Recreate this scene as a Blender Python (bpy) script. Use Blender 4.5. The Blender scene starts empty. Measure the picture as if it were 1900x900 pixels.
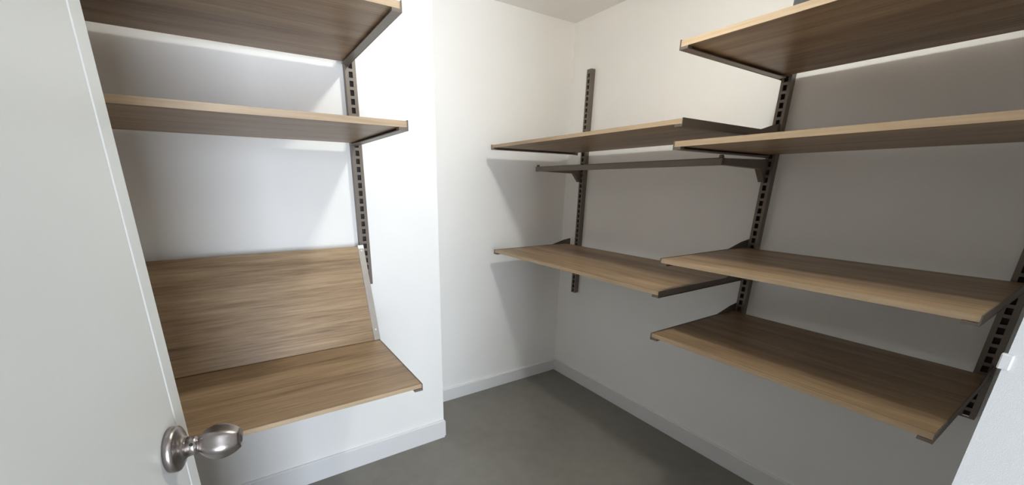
import bpy, bmesh, math, random
from mathutils import Matrix, Vector
random.seed(4)
S = bpy.context.scene
C = S.collection

# ------------------------------------------------------------------ camera
# focal length, principal point and the three room axes come from the
# vanishing points of the photograph (taken as 1900 x 900)
W = 1900.0
FPX, PPX, PPY = 736.517, 904.295, 570.864
def axis(vx, vy):
    return Vector((vx - PPX, -(vy - PPY), -FPX)).normalized()      # camera space
ax = axis(2145, 352); ay = axis(426, 338); az = -axis(885, 2940)
cam_data = bpy.data.cameras.new('camera')
cam = bpy.data.objects.new('camera', cam_data); C.objects.link(cam)
cam_data.sensor_fit = 'HORIZONTAL'; cam_data.sensor_width = 36.0
cam_data.lens = 36.0 * FPX / W
cam_data.shift_x = (W / 2 - PPX) / W
cam_data.shift_y = (PPY - 450.0) / W
cam_data.clip_start = 0.01
CAM_H = 1.40
cam.matrix_world = Matrix.Translation((0, 0, CAM_H)) @ Matrix((ax, ay, az)).to_4x4()
S.camera = cam

# ------------------------------------------------------------------ world
world = bpy.data.worlds.new('hall_daylight'); S.world = world
world.use_nodes = True
bg = world.node_tree.nodes['Background']
bg.inputs[0].default_value = (0.85, 0.92, 1.0, 1); bg.inputs[1].default_value = 1.0
LAMP = (0.88, 0.87, 2.345); LAMP_STRENGTH = 82.0; LAMP_COLOR = (0.985, 1.0, 0.93, 1)
# added area light standing for the daylight from the doorway, in an unseen window
HALL_Y = -2.05
wl = bpy.data.lights.new('added_daylight', 'AREA'); wl.shape = 'RECTANGLE'; wl.size = 0.86; wl.size_y = 1.75
wl.energy = 33.0; wl.color = (0.80, 0.89, 1.0)
wlo = bpy.data.objects.new('added_daylight', wl); C.objects.link(wlo)
wlo.location = (-0.20, HALL_Y + .03, 1.10); wlo.rotation_euler = (-math.pi / 2, 0, math.pi)

S.view_settings.view_transform = 'Standard'
S.view_settings.look = 'None'
S.view_settings.gamma = 1.0
S.view_settings.use_curve_mapping = False
S.view_settings.exposure = 1.40
S.cycles.max_bounces = 24; S.cycles.diffuse_bounces = 20      # a small white room: let the light bounce

# ------------------------------------------------------------------ materials
def new_mat(name):
    m = bpy.data.materials.new(name); m.use_nodes = True
    nt = m.node_tree; return m, nt, nt.nodes['Principled BSDF']
def coords(nt, scale=(1, 1, 1), rot=(0, 0, 0)):
    tc = nt.nodes.new('ShaderNodeTexCoord'); mp = nt.nodes.new('ShaderNodeMapping')
    mp.inputs['Scale'].default_value = scale; mp.inputs['Rotation'].default_value = rot
    nt.links.new(tc.outputs['Object'], mp.inputs['Vector']); return mp.outputs['Vector']
def noise(nt, vec, scale, detail=4, rough=.55, dist=0):
    n = nt.nodes.new('ShaderNodeTexNoise')
    n.inputs['Scale'].default_value = scale; n.inputs['Detail'].default_value = detail
    n.inputs['Roughness'].default_value = rough; n.inputs['Distortion'].default_value = dist
    nt.links.new(vec, n.inputs['Vector']); return n.outputs['Fac']
def ramp(nt, fac, stops):
    r = nt.nodes.new('ShaderNodeValToRGB'); e = r.color_ramp.elements
    e[0].position, e[0].color = stops[0][0], (*stops[0][1], 1)
    e[1].position, e[1].color = stops[-1][0], (*stops[-1][1], 1)
    for p, c in stops[1:-1]:
        k = e.new(p); k.color = (*c, 1)
    nt.links.new(fac, r.inputs['Fac']); return r.outputs['Color']
def bump(nt, bsdf, fac, strength, dist=.001):
    b = nt.nodes.new('ShaderNodeBump'); b.inputs['Strength'].default_value = strength
    b.inputs['Distance'].default_value = dist
    nt.links.new(fac, b.inputs['Height']); nt.links.new(b.outputs['Normal'], bsdf.inputs['Normal'])
def paint(name, col, rough=.6, tex=160, strength=.25, var=.02):
    m, nt, b = new_mat(name)
    v = coords(nt); n = noise(nt, v, 2.2, 3)
    lo = tuple(c * (1 - var) for c in col); hi = tuple(min(1, c * (1 + var)) for c in col)
    nt.links.new(ramp(nt, n, [(.3, lo), (.7, hi)]), b.inputs['Base Color'])
    b.inputs['Roughness'].default_value = rough
    bump(nt, b, noise(nt, v, tex, 3), strength, .0015)
    return m
def metal(name, col, rough=.4, metallic=.6):
    m, nt, b = new_mat(name)
    v = coords(nt, (1, 1, 1)); n = noise(nt, v, 40, 3)
    nt.links.new(ramp(nt, n, [(.3, tuple(c * .93 for c in col)), (.7, col)]), b.inputs['Base Color'])
    b.inputs['Roughness'].default_value = rough; b.inputs['Metallic'].default_value = metallic
    return m
def wood(name, dark, mid, light, rough=.42):
    """oak laminate: long grain along local X"""
    m, nt, b = new_mat(name)
    oi = nt.nodes.new('ShaderNodeObjectInfo')
    tc = nt.nodes.new('ShaderNodeTexCoord'); mp = nt.nodes.new('ShaderNodeMapping')
    mul = nt.nodes.new('ShaderNodeVectorMath'); mul.operation = 'SCALE'
    nt.links.new(oi.outputs['Location'], mul.inputs[0]); mul.inputs['Scale'].default_value = 3.1
    add = nt.nodes.new('ShaderNodeVectorMath'); add.operation = 'ADD'
    nt.links.new(tc.outputs['Object'], add.inputs[0]); nt.links.new(mul.outputs[0], add.inputs[1])
    nt.links.new(add.outputs[0], mp.inputs['Vector']); mp.inputs['Scale'].default_value = (.75, 9, 9)
    v = mp.outputs['Vector']
    broad = noise(nt, v, 1.5, 3, .5, .6)
    mp2 = nt.nodes.new('ShaderNodeMapping'); mp2.inputs['Scale'].default_value = (2.2, 60, 60)
    nt.links.new(add.outputs[0], mp2.inputs['Vector'])
    fine = noise(nt, mp2.outputs['Vector'], 2.4, 5, .65, .3)
    mix = nt.nodes.new('ShaderNodeMix'); mix.data_type = 'FLOAT'; mix.inputs['Factor'].default_value = .52
    nt.links.new(broad, mix.inputs['A']); nt.links.new(fine, mix.inputs['B'])
    col = ramp(nt, mix.outputs['Result'], [(.30, dark), (.48, mid), (.68, light)])
    nt.links.new(col, b.inputs['Base Color'])
    b.inputs['Roughness'].default_value = rough
    bump(nt, b, fine, .12, .0008)
    return m

M_WALL = paint('white_wall_paint', (.925, .915, .90), .62, 130, .22)
M_TRIM = paint('white_trim_paint', (.78, .78, .785), .42, 40, .05)
M_CEIL = paint('white_ceiling_paint', (.94, .93, .91), .8, 110, .25)
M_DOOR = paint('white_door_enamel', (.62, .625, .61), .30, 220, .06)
M_HALL = paint('low_bounce_hall', (.34, .31, .28), .7, 130, .2)  # unseen hall, coloured dark to cut bounce onto door and jamb
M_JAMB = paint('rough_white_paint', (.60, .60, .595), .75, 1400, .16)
M_OAK = wood('oak_laminate', (.098, .058, .031), (.292, .192, .108), (.465, .335, .202))
M_EDGE = wood('oak_edge_band', (.33, .23, .145), (.44, .32, .205), (.54, .41, .275))
M_BRONZE = metal('bronze_powder_coat', (.190, .157, .130), .42, .30)
M_SLOT = metal('dark_channel_inside', (.05, .042, .036), .7, .2)
M_ALU = metal('taupe_aluminium', (.42, .385, .35), .38, .45)
M_NICKEL = metal('brushed_nickel', (.36, .325, .31), .30, 1.0)
M_DARKM = metal('dark_hole', (.01, .01, .01), .8, 0)
M_WHITEP = paint('white_plastic', (.82, .82, .80), .4, 30, .02)
def floor_mat():
    m, nt, b = new_mat('grey_sheet_floor')
    v = coords(nt); a = noise(nt, v, 1.6, 5, .6, .3); c = noise(nt, v, 14, 5, .6)
    mix = nt.nodes.new('ShaderNodeMix'); mix.data_type = 'FLOAT'; mix.inputs['Factor'].default_value = .4
    nt.links.new(a, mix.inputs['A']); nt.links.new(c, mix.inputs['B'])
    nt.links.new(ramp(nt, mix.outputs['Result'], [(.3, (.185, .172, .150)), (.7, (.250, .235, .208))]), b.inputs['Base Color'])
    b.inputs['Roughness'].default_value = .55
    bump(nt, b, noise(nt, v, 90, 3), .12, .0006)
    return m
M_FLOOR = floor_mat()
def emit_mat(name, col, s):
    m, nt, b = new_mat(name)
    b.inputs['Base Color'].default_value = (.9, .9, .88, 1)
    b.inputs['Emission Color'].default_value = col; b.inputs['Emission Strength'].default_value = s
    return m
M_LAMP = emit_mat('lit_lamp_diffuser', LAMP_COLOR, LAMP_STRENGTH)

# ------------------------------------------------------------------ helpers
def bx(bm, x0, x1, y0, y1, z0, z1):
    v = [bm.verts.new(p) for p in ((x0, y0, z0), (x1, y0, z0), (x1, y1, z0), (x0, y1, z0),
                                   (x0, y0, z1), (x1, y0, z1), (x1, y1, z1), (x0, y1, z1))]
    for f in ((3, 2, 1, 0), (4, 5, 6, 7), (0, 1, 5, 4), (1, 2, 6, 5), (2, 3, 7, 6), (3, 0, 4, 7)):
        bm.faces.new([v[i] for i in f])
def prism(bm, poly, x0, x1):
    """poly in (y, z), extruded along x"""
    a = [bm.verts.new((x0, y, z)) for y, z in poly]; b = [bm.verts.new((x1, y, z)) for y, z in poly]
    n = len(poly); bm.faces.new(a[::-1]); bm.faces.new(b)
    for i in range(n):
        j = (i + 1) % n; bm.faces.new((a[i], a[j], b[j], b[i]))
def lathe(bm, prof, n=32, flat=1.0, ridge=0.0):
    """profile (x along axis, r) revolved round local X; flat squashes Z"""
    rings = []
    for x, r in prof:
        rings.append([bm.verts.new((x, r * (1 + ridge * math.cos(12 * math.pi * k / n)) * math.cos(2 * math.pi * k / n),
                                    flat * r * (1 + ridge * math.cos(12 * math.pi * k / n)) * math.sin(2 * math.pi * k / n))) for k in range(n)])
    for a, b in zip(rings, rings[1:]):
        for k in range(n):
            bm.faces.new((a[k], a[(k + 1) % n], b[(k + 1) % n], b[k]))
    bm.faces.new(rings[0][::-1]); bm.faces.new(rings[-1])
def obj(name, bm, mat, parent=None, bevel=0, smooth=False):
    bmesh.ops.recalc_face_normals(bm, faces=bm.faces)
    if bevel:
        bmesh.ops.bevel(bm, geom=list(bm.edges), offset=bevel, segments=2, affect='EDGES', profile=.5)
    me = bpy.data.meshes.new(name); bm.to_mesh(me); bm.free()
    if smooth:
        for p in me.polygons: p.use_smooth = True
    me.materials.append(mat)
    o = bpy.data.objects.new(name, me); C.objects.link(o)
    if parent: o.parent = parent
    return o
def box(name, x0, x1, y0, y1, z0, z1, mat, parent=None, bevel=0):
    bm = bmesh.new(); bx(bm, x0, x1, y0, y1, z0, z1); return obj(name, bm, mat, parent, bevel)
def struct(o): o['kind'] = 'structure'; return o
def thing(name, label, cat, loc=(0, 0, 0), rot=(0, 0, 0), group=None):
    o = bpy.data.objects.new(name, None); C.objects.link(o)
    o.empty_display_size = .05
    o.location = loc; o.rotation_euler = rot; o['label'] = label; o['category'] = cat
    if group: o['group'] = group
    return o

# ------------------------------------------------------------------ the room
XC = 1.979          # right wall
YB = 2.168           # back wall
YA = 1.814          # face of the wall on the left, which stands forward of the back wall
XA = 0.840          # its outer corner
XL = -0.95          # side wall hidden by the door
CEIL = 2.36
YF = 0.031          # inner face of the wall with the doorway
XJ = 0.55           # right jamb of the doorway
XH = -0.27          # left jamb
T = .12
struct(box('floor', XL - T, XC + T, HALL_Y - T, YB + T, -.06, 0, M_FLOOR))
struct(box('ceiling', XL - T, XC + T, YF - T, YB + T, CEIL, CEIL + .08, M_CEIL))
struct(box('wall_left', XL - T, XA, YA, YB + T, 0, CEIL, M_WALL))
struct(box('wall_back', XA, XC + T, YB, YB + T, 0, CEIL, M_WALL))
struct(box('wall_right', XC, XC + T, YF - T, YB, 0, CEIL, M_WALL))
struct(box('wall_side', XL - T, XL, YF - T, YA, 0, CEIL, M_WALL))
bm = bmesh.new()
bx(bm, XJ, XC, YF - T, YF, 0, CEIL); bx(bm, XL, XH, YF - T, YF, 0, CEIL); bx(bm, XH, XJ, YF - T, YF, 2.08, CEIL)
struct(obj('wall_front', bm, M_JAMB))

# unseen hall and window, added to aim the daylight through the doorway
HX0, HX1, HZ = -1.0, 1.3, 2.45
yh = YF - T
struct(box('wall_unseen_left', HX0 - T, HX0, HALL_Y, yh, 0, HZ, M_HALL))
struct(box('wall_unseen_right', HX1, HX1 + T, HALL_Y, yh, 0, HZ, M_HALL))
struct(box('ceiling_unseen', HX0 - T, HX1 + T, HALL_Y - T, yh, HZ, HZ + .08, M_CEIL))
bm = bmesh.new()
bx(bm, HX0 - T, -.76, HALL_Y - T, HALL_Y, 0, HZ); bx(bm, .20, HX1 + T, HALL_Y - T, HALL_Y, 0, HZ)
bx(bm, -.76, .20, HALL_Y - T, HALL_Y, 0, .20); bx(bm, -.76, .20, HALL_Y - T, HALL_Y, 2.00, HZ)
struct(obj('wall_unseen_end', bm, M_HALL))
bm = bmesh.new()
bx(bm, -.76, -.71, HALL_Y - .09, HALL_Y - .04, .20, 2.00); bx(bm, .15, .20, HALL_Y - .09, HALL_Y - .04, .20, 2.00)
bx(bm, -.71, .15, HALL_Y - .09, HALL_Y - .04, .20, .25); bx(bm, -.71, .15, HALL_Y - .09, HALL_Y - .04, 1.95, 2.00)
bx(bm, -.30, -.26, HALL_Y - .09, HALL_Y - .04, .25, 1.95)
struct(obj('added_window_1', bm, M_TRIM))

def baseboard(name, length, h, loc, rz):
    """local: x along the wall, y out of the wall; eased top edge"""
    bm = bmesh.new()
    prism(bm, [(0, 0), (.012, 0), (.012, h - .006), (.007, h), (0, h)], 0, length)
    o = obj(name, bm, M_TRIM); o.location = loc; o.rotation_euler = (0, 0, rz); return struct(o)
baseboard('baseboard_left', XA - XL, .112, (XA, YA, 0), math.pi)
baseboard('baseboard_return', YB - YA, .100, (XA, YB, 0), -math.pi / 2)
baseboard('baseboard_back', XC - XA, .088, (XC, YB, 0), math.pi)
baseboard('baseboard_right', YB - YF, .098, (XC, YF, 0), math.pi / 2)

# strike plate on the edge of the right jamb
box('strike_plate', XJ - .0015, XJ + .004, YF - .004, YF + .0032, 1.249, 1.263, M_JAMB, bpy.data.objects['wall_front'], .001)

# ------------------------------------------------------------------ the open door with its knob
DD = Vector((.2, .98, 0)).normalized()      # from hinge to free edge
E = Vector((-.1035, .640, 0))
DW = .70
door = thing('door_1', 'white painted door standing open beside the left shelves', 'door')
door['kind'] = 'structure'
door.location = E - DD * DW
door.rotation_euler = (0, 0, math.atan2(DD.y, DD.x))   # local x to the free edge, local -y is the seen face
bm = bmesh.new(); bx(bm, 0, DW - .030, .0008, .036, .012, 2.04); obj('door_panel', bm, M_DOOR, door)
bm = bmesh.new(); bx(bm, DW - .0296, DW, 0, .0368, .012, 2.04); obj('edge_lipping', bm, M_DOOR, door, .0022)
KZ = 1.071
kn = bpy.data.objects.new('door_knob', None)
# knob parts: the rosette carries the neck and the handle
bm = bmesh.new()
lathe(bm, [(0, .0285), (.005, .0293), (.0085, .0285), (.0105, .0255), (.0115, .0215), (.0130, .0180), (.0155, .0148), (.0185, .0130)], 40)
ros = obj('knob_rosette', bm, M_NICKEL, door, smooth=True)
ros.location = (DW - .060, 0, KZ); ros.rotation_euler = (0, 0, -math.pi / 2)
bm = bmesh.new(); lathe(bm, [(.018, .0130), (.026, .0118), (.0285, .0118), (.0290, .0095), (.034, .0095)], 28)
obj('knob_neck', bm, M_NICKEL, ros, smooth=True)
bm = bmesh.new()
prof = []
for i in range(25):
    t = i / 24
    r = .0235 * (math.sin(math.pi * (.08 + .80 * t ** .95)) ** .60)
    prof.append((.0305 + .0480 * t, r))
prof += [(.0788, .0095), (.0792, .0065), (.0802, .005), (.0806, .002)]
lathe(bm, prof, 60, .90, .04)
obj('knob_handle', bm, M_NICKEL, ros, smooth=True)
bm = bmesh.new(); lathe(bm, [(-.0006, .0022), (.0008, .0022)], 12)
h = obj('knob_release_hole', bm, M_DARKM, ros); h.location = (.0255, -.0092, .0074)
h.rotation_euler = (0, 0, 0)
h.rotation_mode = 'QUATERNION'; h.rotation_quaternion = Vector((1, 0, 0)).rotation_difference(Vector((0, -.79, .62)))
bpy.data.objects.remove(kn)

# ------------------------------------------------------------------ slotted wall rails
def rail(label, loc, rz, z0, z1, w=.036, d=.033, pitch=.032):
    """local: x across, y out of the wall"""
    r = thing('slotted_wall_rail', label, 'shelf rail', (loc[0], loc[1], z0), (0, 0, rz), 'slotted metal wall rails')
    L = z1 - z0
    bm = bmesh.new()
    bx(bm, -w / 2, -w / 2 + .003, 0, d - .003, 0, L); bx(bm, w / 2 - .003, w / 2, 0, d - .003, 0, L)
    obj('channel', bm, M_BRONZE, r)
    bm = bmesh.new(); bx(bm, -w / 2 + .003, w / 2 - .003, 0, .010, .001, L - .001); obj('channel_back', bm, M_SLOT, r)
    bm = bmesh.new()
    sw = .0105                                    # half width of a slot opening
    bx(bm, -w / 2, -sw + .003, d - .003, d, 0, L); bx(bm, sw - .003 + .0, w / 2, d - .003, d, 0, L)
    z = 0; zz = .004
    while zz + .021 < L:
        bx(bm, -sw + .003, sw - .003, d - .003, d, z, zz)
        z = zz + .021; zz += pitch
    bx(bm, -sw + .003, sw - .003, d - .003, d, z, L)
    obj('slotted_face', bm, M_BRONZE, r)
    return r
R90 = math.pi / 2; R180 = math.pi
rail('bronze slotted rail in the far corner of the right wall, its top end in view', (XC, 1.985, 0), R90, .675, 2.068)
rail('bronze slotted rail in the middle of the right wall, between the two bays', (XC, .887, 0), R90, .675, 2.20)
rail('bronze slotted rail at the right edge of the picture, beside the doorway wall', (XC, .140, 0), R90, .678, 2.20, .040)
rail('bronze slotted rail on the left wall at the right end of its shelves', (.468, YA, 0), R180, .96, 2.20, .042)
rail('bronze slotted rail on the left wall hidden behind the open door', (-.72, YA, 0), R180, .96, 2.20, .042)

# ------------------------------------------------------------------ shelves
def bracket(parent, x, side, D, th, mat, name='bracket', back=-.042, lip=True):
    """side = -1: plate at the low-x end, flange runs inwards (+x)"""
    s = -side
    bm = bmesh.new()
    prof = [(D + .003, -.009), (D + .003, th + .0015), (.12, th + .0015), (.020, th + .026), (back, th + .034),
            (back, -.012), (.0, -.010)]
    x0, x1 = sorted((x, x - s * .0025)); prism(bm, prof, x0, x1)
    x0, x1 = sorted((x - s * .0025, x + s * .026)); bx(bm, x0, x1, .004, D + .002, -.0090, -.0062)
    b = obj(name, bm, mat, parent)
    if lip:
        bm = bmesh.new(); x0, x1 = sorted((x, x + s * .026)); bx(bm, x0, x1, D - .020, D + .0025, -.0062, -.0006)
        obj('front_clip', bm, mat, b)
    return b
def shelf(label, loc, rz, L, D, th=.020, mat=None, group=None, name='wall_shelf'):
    s = thing(name, label, 'shelf', loc, (0, 0, rz), group)
    bm = bmesh.new(); bx(bm, 0, L, 0, D - .0012, 0, th); obj('shelf_board', bm, M_OAK, s, .0008)
    bm = bmesh.new(); bx(bm, 0, L, D - .0011, D, .0004, th - .0004); obj('edge_band', bm, M_EDGE, s)
    bracket(s, 0, -1, D, th, mat or M_BRONZE); bracket(s, L, 1, D, th, mat or M_BRONZE)
    return s
XB = XC - .052
GR = 'oak shelves in the near bay of the right wall'
def cshelf(label, y0, y1, z, xf, group, th=.0165): return shelf(label, (XB, y0, z), R90, y1 - y0, XB - xf, th, group=group)
cshelf('topmost oak shelf of the right wall, seen from below at the upper right', .118, .905, 1.818, 1.275, GR, .0185)
cshelf('second oak shelf from the top in the near bay of the right wall, underside showing', .118, .905, 1.526, 1.310, GR, .0185)
cshelf('third oak shelf down in the near bay of the right wall, upper face showing', .128, .915, 1.1205, 1.340, GR)
cshelf('lowest oak shelf of the right wall, its back half in deep shade', .128, .910, .8225, 1.338, GR)
GF = 'oak shelves in the corner bay of the right wall'
cshelf('upper oak shelf in the far corner, just above the hanging bar', 0.880, 2.055, 1.597, 1.300, GF)
cshelf('lower oak shelf in the far corner, below the hanging bar', .905, 2.070, .9945, 1.338, GF)
GL = 'oak shelves on the left wall'
YS = YA - .055
def ashelf(label, z, yf, yb=YS, x1=.456, th=.018): return shelf(label, (x1, yb, z), R180, x1 + .74, yb - yf, th, M_BRONZE, GL)
ashelf('topmost oak shelf of the left wall, dark underside cut by the top of the picture', 1.843, 1.180)
ashelf('middle oak shelf of the left wall, lit front edge over a dark underside', 1.555, 1.190, x1=.462)
ashelf('lowest oak shelf of the left wall, flat bench behind the door knob', .735, 1.145, YA - .045, .452, .015)

# sloping display panel that leans over the bench
th_ = math.atan2(.152, .385)
p = thing('sloping_panel', 'sloping oak panel leaning back above the lowest left shelf', 'shelf panel', (0, 1.612, .7525), (-th_, 0, 0))
Lp = math.hypot(.152, .385)
bm = bmesh.new(); bx(bm, -.74, .430, 0, .018, 0, Lp); obj('panel_board', bm, M_OAK, p, .0008)
bm = bmesh.new(); bx(bm, .4302, .4560, -.0022, .0002, 0, Lp + .003); bx(bm, .4540, .4560, .0002, .022, 0, Lp + .003)
sb = obj('side_bracket', bm, M_ALU, p)
for z in (.045, Lp - .020):
    bm = bmesh.new(); lathe(bm, [(-.0005, .0042), (.0018, .0036), (.0024, .002)], 14)
    sc = obj('screw', bm, M_WHITEP, sb); sc.location = (.443, -.0022, z); sc.rotation_euler = (0, 0, -R90)
bm = bmesh.new(); bx(bm, .431, .455, -.0042, -.0022, Lp - .012, Lp + .004); obj('end_clip', bm, M_WHITEP, sb)

# ------------------------------------------------------------------ hanging bar
hb = thing('hanging_bar', 'bronze hanging bar on two arms under the upper corner shelf', 'clothes rail', (XC, 0, 1.478))
XR = -.372                       # bar line, local x
bm = bmesh.new(); bx(bm, XR - .010, XR + .010, .893, 2.024, -.002, .026); obj('bar', bm, M_BRONZE, hb, .003)
for y in (.893, 2.000):
    bm = bmesh.new()
    prof = [(XR + .004, .0), (XR + .004, .024), (-.045, .030), (-.028, .034), (-.022, .034), (-.022, -.060), (-.036, -.060), (-.085, -.008)]
    a = [bm.verts.new((px, y - .002, pz)) for px, pz in prof]; b = [bm.verts.new((px, y + .022, pz)) for px, pz in prof]
    bm.faces.new(a); bm.faces.new(b[::-1])
    for i in range(len(prof)):
        j = (i + 1) % len(prof); bm.faces.new((a[j], a[i], b[i], b[j]))
    obj('arm', bm, M_BRONZE, hb)
    bm = bmesh.new(); lathe(bm, [(0, .009), (.007, .009), (.010, .006), (.0105, .002)], 18)
    k = obj('bar_stud', bm, M_BRONZE, hb, smooth=True); k.location = (XR, y + .010, .026); k.rotation_euler = (0, -R90, 0)

# ------------------------------------------------------------------ unidentified dark piece on the topmost right shelf, built as metal
M_DKGREY = metal('charcoal_metal', (.035, .038, .040), .5, .2)
mp = thing('dark_piece', 'dark grey piece lying on the topmost right shelf', 'bracket', (1.315, .545, 1.842))
box('plate', 0, .020, 0, .075, 0, .003, M_DKGREY, mp); box('upright', 0, .003, 0, .075, .003, .020, M_DKGREY, mp)

# ------------------------------------------------------------------ ceiling lamp (just out of the picture)
lp = thing('ceiling_light', 'round white ceiling light above the middle of the closet', 'lamp', (LAMP[0], LAMP[1], CEIL), (0, R90, 0))
bm = bmesh.new(); lathe(bm, [(0, .100), (.012, .100), (.014, .094)], 32); obj('lamp_base', bm, M_WHITEP, lp)
bm = bmesh.new(); lathe(bm, [(.014, .062), (.036, .062), (.056, .052), (.066, .034), (.070, .010)], 28); obj('lamp_diffuser', bm, M_LAMP, lp, smooth=True)
